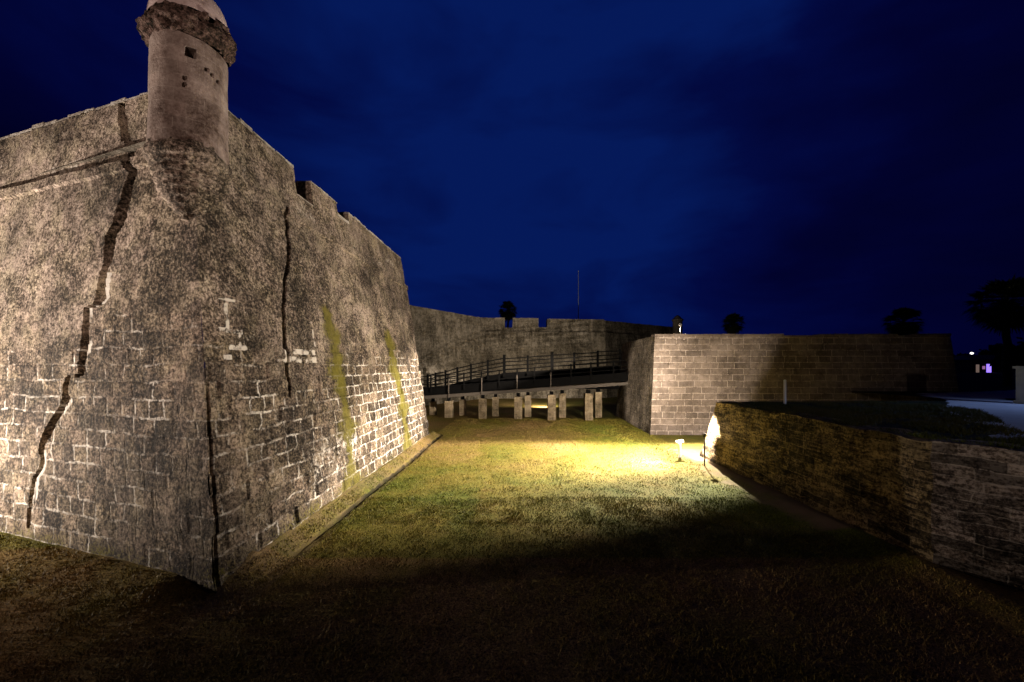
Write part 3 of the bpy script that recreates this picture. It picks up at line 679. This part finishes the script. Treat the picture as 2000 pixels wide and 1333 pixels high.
for nme, arr in (('tone', tone), ('dry', dr)):
    l = me.attributes.new(nme, 'FLOAT', 'POINT'); l.data.foreach_set('value', arr)
link_mesh('grass', me, M['blade'], None, label='short olive and straw coloured grass over the moat floor', cat='grass', kind='stuff')
# ------------------------------------------------------------ small things
t = empty('marker_pipe', (7.55, 17.27, 0), label='short white capped pipe standing in the floodlit grass', cat='pipe')
m = MB(); m.tube([(7.55, 17.27, -.05), (7.55, 17.27, .68)], .065, 16); m.build('stem', M['white'], t, True)
m = MB(); m.tube([(7.39, 17.22, .72), (7.71, 17.32, .72)], .055, 14); m.tube([(7.55, 17.27, .62), (7.55, 17.27, .70)], .08, 16); m.build('cap', M['white'], t, True)
t = empty('marker_post', (10.66, 15.0, UPZ), label='thin white post standing alone above the moat wall', cat='post')
m = MB(); m.tube([(10.66, 15, UPZ - .05), (10.66, 15, UPZ + .93)], .045, 12); m.build('shaft', M['white'], t, True)
m = MB(); m.tube([(10.66, 15, UPZ + .93), (10.66, 15, UPZ + .97)], [.055, .03], 12); m.build('cap', M['white'], t, True)
t = empty('gate_pillar', (20.5, 15.1, UPZ), label='pale blue lit square pillar at the right edge beside the path', cat='pillar')
m = MB(); m.box((20.5, 15.1, UPZ + .7), (.6, .6, 1.4)); m.build('shaft', M['grey_paint'], t)
m = MB(); m.box((20.5, 15.1, UPZ + 1.45), (.72, .72, .1)); m.box((20.5, 15.1, UPZ + .06), (.68, .68, .14)); m.build('cap', M['grey_paint'], t)
# flagpole behind the far bastion
t = empty('flagpole', (12.1, 70, 8.5), label='slim tall pole rising behind the far bastion into the sky', cat='pole')
m = MB(); m.tube([(12.1, 70, 8.5), (12.1, 70, 21.3)], [.09, .05], 8); m.build('pole', plain('pole_grey', (.55, .55, .6), .4), t)
m = MB(); m.tube([(12.1, 70, 21.3), (12.1, 70, 21.5)], [.1, .08], 8); m.build('finial', M['white'], t)
# palms
def palm(px, ptop, Y, diam, lab, base=UPZ):
    X = (px - 1000) / 750 * Y; zt = CAMZ + (715 - ptop) / 750 * Y; r = diam / 2; zc = zt - r * .95
    t = empty('palm_tree', (X, Y, base), label=lab, cat='palm tree', group='dark palm trees against the night sky')
    m = MB(); m.tube([(X + .1 * math.sin(k * 2), Y, base + (zc - base) * k / 8) for k in range(9)], [.24 - .006 * k for k in range(9)], 10); m.build('trunk', M['bark'], t)
    m = MB(); rr = random.Random(px)
    for k in range(120):
        az = rr.uniform(0, 2 * math.pi); el = rr.uniform(-1.3, 1.45); L = r * rr.uniform(.45, .62)
        d = np.array((math.cos(az) * math.cos(el), math.sin(az) * math.cos(el), math.sin(el)))
        c = np.array((X, Y, zc)); h = c + d * L
        m.tube([c, h], [.025, .012], 4)
        sd = np.cross(d, (0, 0, 1.)); sd /= max(1e-6, np.linalg.norm(sd)); up = np.cross(sd, d)
        for q in range(11):      # fan of narrow blades
            a = (q - 5) / 5 * 1.35; dd = d * math.cos(a) + sd * math.sin(a); LL2 = r * rr.uniform(.38, .56)
            tip = h + dd * LL2 - np.array((0, 0, 1)) * LL2 * rr.uniform(.1, .45); mid = h + dd * LL2 * .5
            wv = np.cross(dd, up); wv = wv / max(1e-6, np.linalg.norm(wv)) * r * .035
            m.add([h, mid + wv, tip, mid - wv], [(0, 1, 2, 3)])
    m.build('crown', M['frond'], t)
palm(992, 586, 78, 4.3, 'palm tree rising through the gap in the far bastion parapet', 0)
palm(1433, 610, 62, 3.7, 'small palm crown showing just over the middle of the block built wall')
palm(1765, 598, 47, 4.2, 'round palm crown over the right end of the block built wall')
palm(1966, 540, 29, 4.4, 'largest palm tree, cut by the right edge of the photo')
# trees far right
def tree(px, ptop, Y, wpx, lab):
    X = (px - 1000) / 750 * Y; zt = CAMZ + (715 - ptop) / 750 * Y; rx = wpx / 750 * Y / 2; rz = (zt - UPZ) * .5
    t = empty('tree', (X, Y, UPZ), label=lab, cat='tree', group='dark distant trees')
    m = MB(); m.tube([(X, Y, UPZ), (X + .2, Y, UPZ + rz * .9)], [.4, .2], 8)
    for k in range(4):
        a = k * 1.6; m.tube([(X + .2, Y, UPZ + rz * .7), (X + math.cos(a) * rx * .5, Y + math.sin(a) * rx * .4, UPZ + rz * 1.3)], [.18, .06], 6)
    m.build('trunk', M['bark'], t)
    rg = np.random.default_rng(px); n = 3500; cl = rg.normal(0, 1, (26, 3)); cl /= np.linalg.norm(cl, axis=1)[:, None]; cl *= rg.uniform(.4, .8, (26, 1))
    c = cl[rg.integers(0, 26, n)] + rg.normal(0, .14, (n, 3)); c = c * np.array((rx, rx * .8, rz)) + np.array((X, Y, UPZ + rz * 1.1)); c[:, 2] = np.maximum(c[:, 2], UPZ + .3)
    d1 = rg.normal(0, .22, (n, 3)); d2 = rg.normal(0, .22, (n, 3))
    V = np.stack([c - d1, c + d2, c + d1, c - d2], 1).reshape(-1, 3)
    m = MB(); m.add(V, [(4 * k, 4 * k + 1, 4 * k + 2, 4 * k + 3) for k in range(n)]); m.build('crown', M['leaf'], t)
tree(1882, 688, 95, 60, 'dark tree left of the distant white lamp')
tree(1990, 668, 60, 90, 'dark tree beyond the pale gate pillar')
tree(1940, 684, 110, 60, 'low dark tree above the violet lit window')
tree(2060, 650, 70, 100, 'dark tree at the far right beyond the path')
# distant house with lit windows and a lamp
t = empty('house', (118, 95, UPZ), label='distant dark low house with a violet lit window', cat='house')
def ph(px, py, Y): return ((px - 1000) / 750 * Y, Y, CAMZ + (715 - py) / 750 * Y)
m = MB(); a = ph(1900, 702, 90); b = ph(1985, 702, 90)
m.box(((a[0] + b[0]) / 2, 93, UPZ + 1.5), (b[0] - a[0], 5, 3.0)); m.build('wall', M['housewall'], t)
m = MB(); xc = (a[0] + b[0]) / 2; w2 = (b[0] - a[0]) / 2 + .4
m.add([(xc - w2, 90, 5.58), (xc + w2, 90, 5.58), (xc + w2, 96, 5.58), (xc - w2, 96, 5.58), (xc - w2 * .8, 93, 6.8), (xc + w2 * .8, 93, 6.8)], [(0, 1, 5, 4), (1, 2, 5), (2, 3, 4, 5), (3, 0, 4), (0, 3, 2, 1)])
m.build('roof', M['metal'], t)
for px, py0, py1, wpx, mt, lb in ((1932, 711, 730, 9, 'violet', 'bright violet lit window'), (1922, 715, 721, 5, 'pinkish', 'small pink lit window'), (1910, 712, 729, 6, 'tanlit', 'dim tan lit window')):
    c0 = ph(px, py0, 90.4); c1 = ph(px, py1, 90.4); ww = wpx / 750 * 90
    m = MB(); m.box((c0[0], 90.46, (c0[2] + c1[2]) / 2), (ww, .06, c0[2] - c1[2])); o = m.build('window', M[mt], t, label=lb)
lp = ph(1898, 690, 80)
t = empty('street_lamp', (lp[0], lp[1], UPZ), label='distant street lamp, a single white point beyond the wall end', cat='street lamp')
m = MB(); m.tube([(lp[0], lp[1], UPZ), (lp[0], lp[1], lp[2] - .2)], .06, 8); m.build('pole', M['metal'], t)
m = MB(); m.add(*lathe([(.02, lp[2] - .22), (.22, lp[2] - .12), (.26, lp[2]), (.2, lp[2] + .15), (.02, lp[2] + .22)], (lp[0], lp[1]), 14)); m.build('globe', M['bulb'], t, True)
# ------------------------------------------------------------ floodlights and their light
def floodlight(loc, aim, watts, size, blend, colr, lab, radius=.06, spill=0, extra=()):
    aim = Vector(aim).normalized(); loc = Vector(loc)
    t = empty('floodlight', (loc.x, loc.y, 0), label=lab, cat='floodlight')
    a = math.atan2(aim.y, aim.x); up = math.asin(aim.z)
    back = loc - aim * .14; z0 = back.z - .5 if loc.z > 3 else -.05
    m = MB(); m.box(tuple(back), (.10, .20, .15), rz=a, ry=-up); m.build('housing', M['metal'], t)
    m = MB(); fr = loc - aim * .065; m.box(tuple(fr), (.02, .17, .12), rz=a, ry=-up); m.build('lens', M['glass'], t)
    m = MB(); m.bar((back.x, back.y, z0), (back.x, back.y, back.z - .1), .014 if loc.z > 3 else .04); m.build('stake', M['timber'] if loc.z > 3 else M['metal'], t)
    l = bpy.data.lights.new('flood_light', 'SPOT'); l.energy = watts; l.color = colr; l.spot_size = R(size); l.spot_blend = blend; l.shadow_soft_size = radius
    o = bpy.data.objects.new('flood_light', l); COL.objects.link(o); o.parent = t; o.location = loc - Vector((loc.x, loc.y, 0))
    o.rotation_euler = aim.to_track_quat('-Z', 'Y').to_euler()
    for kk, (am, pw, sz, bl) in enumerate(extra):
        l = bpy.data.lights.new('flood_wash', 'SPOT'); l.energy = pw; l.color = colr; l.spot_size = R(sz); l.spot_blend = bl; l.shadow_soft_size = .05
        o = bpy.data.objects.new('flood_wash', l); COL.objects.link(o); o.parent = t; o.location = loc - Vector((loc.x, loc.y, 0)) + Vector((0, 0, .02))
        o.rotation_euler = Vector(am).normalized().to_track_quat('-Z', 'Y').to_euler()
    if spill:
        l = bpy.data.lights.new('flood_spill', 'POINT'); l.energy = spill; l.color = colr; l.shadow_soft_size = .05
        o = bpy.data.objects.new('flood_spill', l); COL.objects.link(o); o.parent = t; o.location = loc - Vector((loc.x, loc.y, 0)) + Vector((0, 0, .05))
WARM = (1, .87, .74)
floodlight((7.76, 15.75, 1.35), (-.74, .46, .49), 10500, 150, .35, WARM, 'small floodlight on a stake beside the bright far end of the moat wall', spill=18, extra=(((-.24, .37, -.90), 160, 166, .22), ((-.95, .12, -.26), 7500, 86, 1.0), ((.06, 1, .22), 1900, 80, .8), ((.75, .66, -.25), 3600, 112, .5)))
floodlight((-17.5, 5.9, 1.2), (.35, .62, .62), 10500, 160, .8, (1, .86, .75), 'ground floodlight in front of the cracked face of the bastion', spill=60, extra=(((1, -.03, -.03), 800, 58, 1.0),))
floodlight((10.2, 23.4, 6.5), (-.36, .12, -.92), 41000, 133, .13, WARM, 'added fill lamp on top of the block built wall, brightening the lawn')  # added lamp, only here to spread light over the lawn
floodlight((-5.9, 25.6, .3), (14.3, .4, 2.4), 5200, 32, .6, WARM, 'added unseen fill lamp behind the near bastion, brightening the side of the block built wall')  # added lamp out of view, fills in light on the ravelin side face
floodlight((3.5, 37.5, .5), (-.20, 1, .50), 4200, 165, .8, (1, .86, .66), 'ground floodlight beyond the footbridge facing the far walls')
def streetlight(loc, power, colr, size, aim, lab, radius=.12):
    x, y, z = loc; t = empty('street_lamp', (x, y, UPZ), label=lab, cat='street lamp')
    m = MB(); m.tube([(x, y, UPZ - .02), (x, y, z + .25)], [.09, .06], 10); m.build('pole', M['metal'], t)
    m = MB(); m.box((x, y, z + .30), (.5, .3, .1)); m.build('head', M['metal'], t)
    l = bpy.data.lights.new('street_light', 'SPOT'); l.energy = power; l.color = colr; l.spot_size = R(size); l.spot_blend = .6; l.shadow_soft_size = radius
    o = bpy.data.objects.new('street_light', l); COL.objects.link(o); o.parent = t; o.location = (.2, 0, z - UPZ)
    o.rotation_euler = Vector(aim).normalized().to_track_quat('-Z', 'Y').to_euler()
streetlight((22.5, 9.5, 7.6), 1900, (.30, .46, 1), 112, (-.55, .15, -1), 'tall street lamp shining cool light on the path')
streetlight((-2.0, -14, 8.5), 7000, (1, .74, .62), 44, (-5.0, 23, 1.6), 'street lamp behind the viewpoint facing the sentry turret')
streetlight((9.8, -8.0, 5.5), 1100, (1, .86, .80), 50, (1.6, 14.5, -2.3), 'street lamp behind the viewpoint shining on the near wall end')
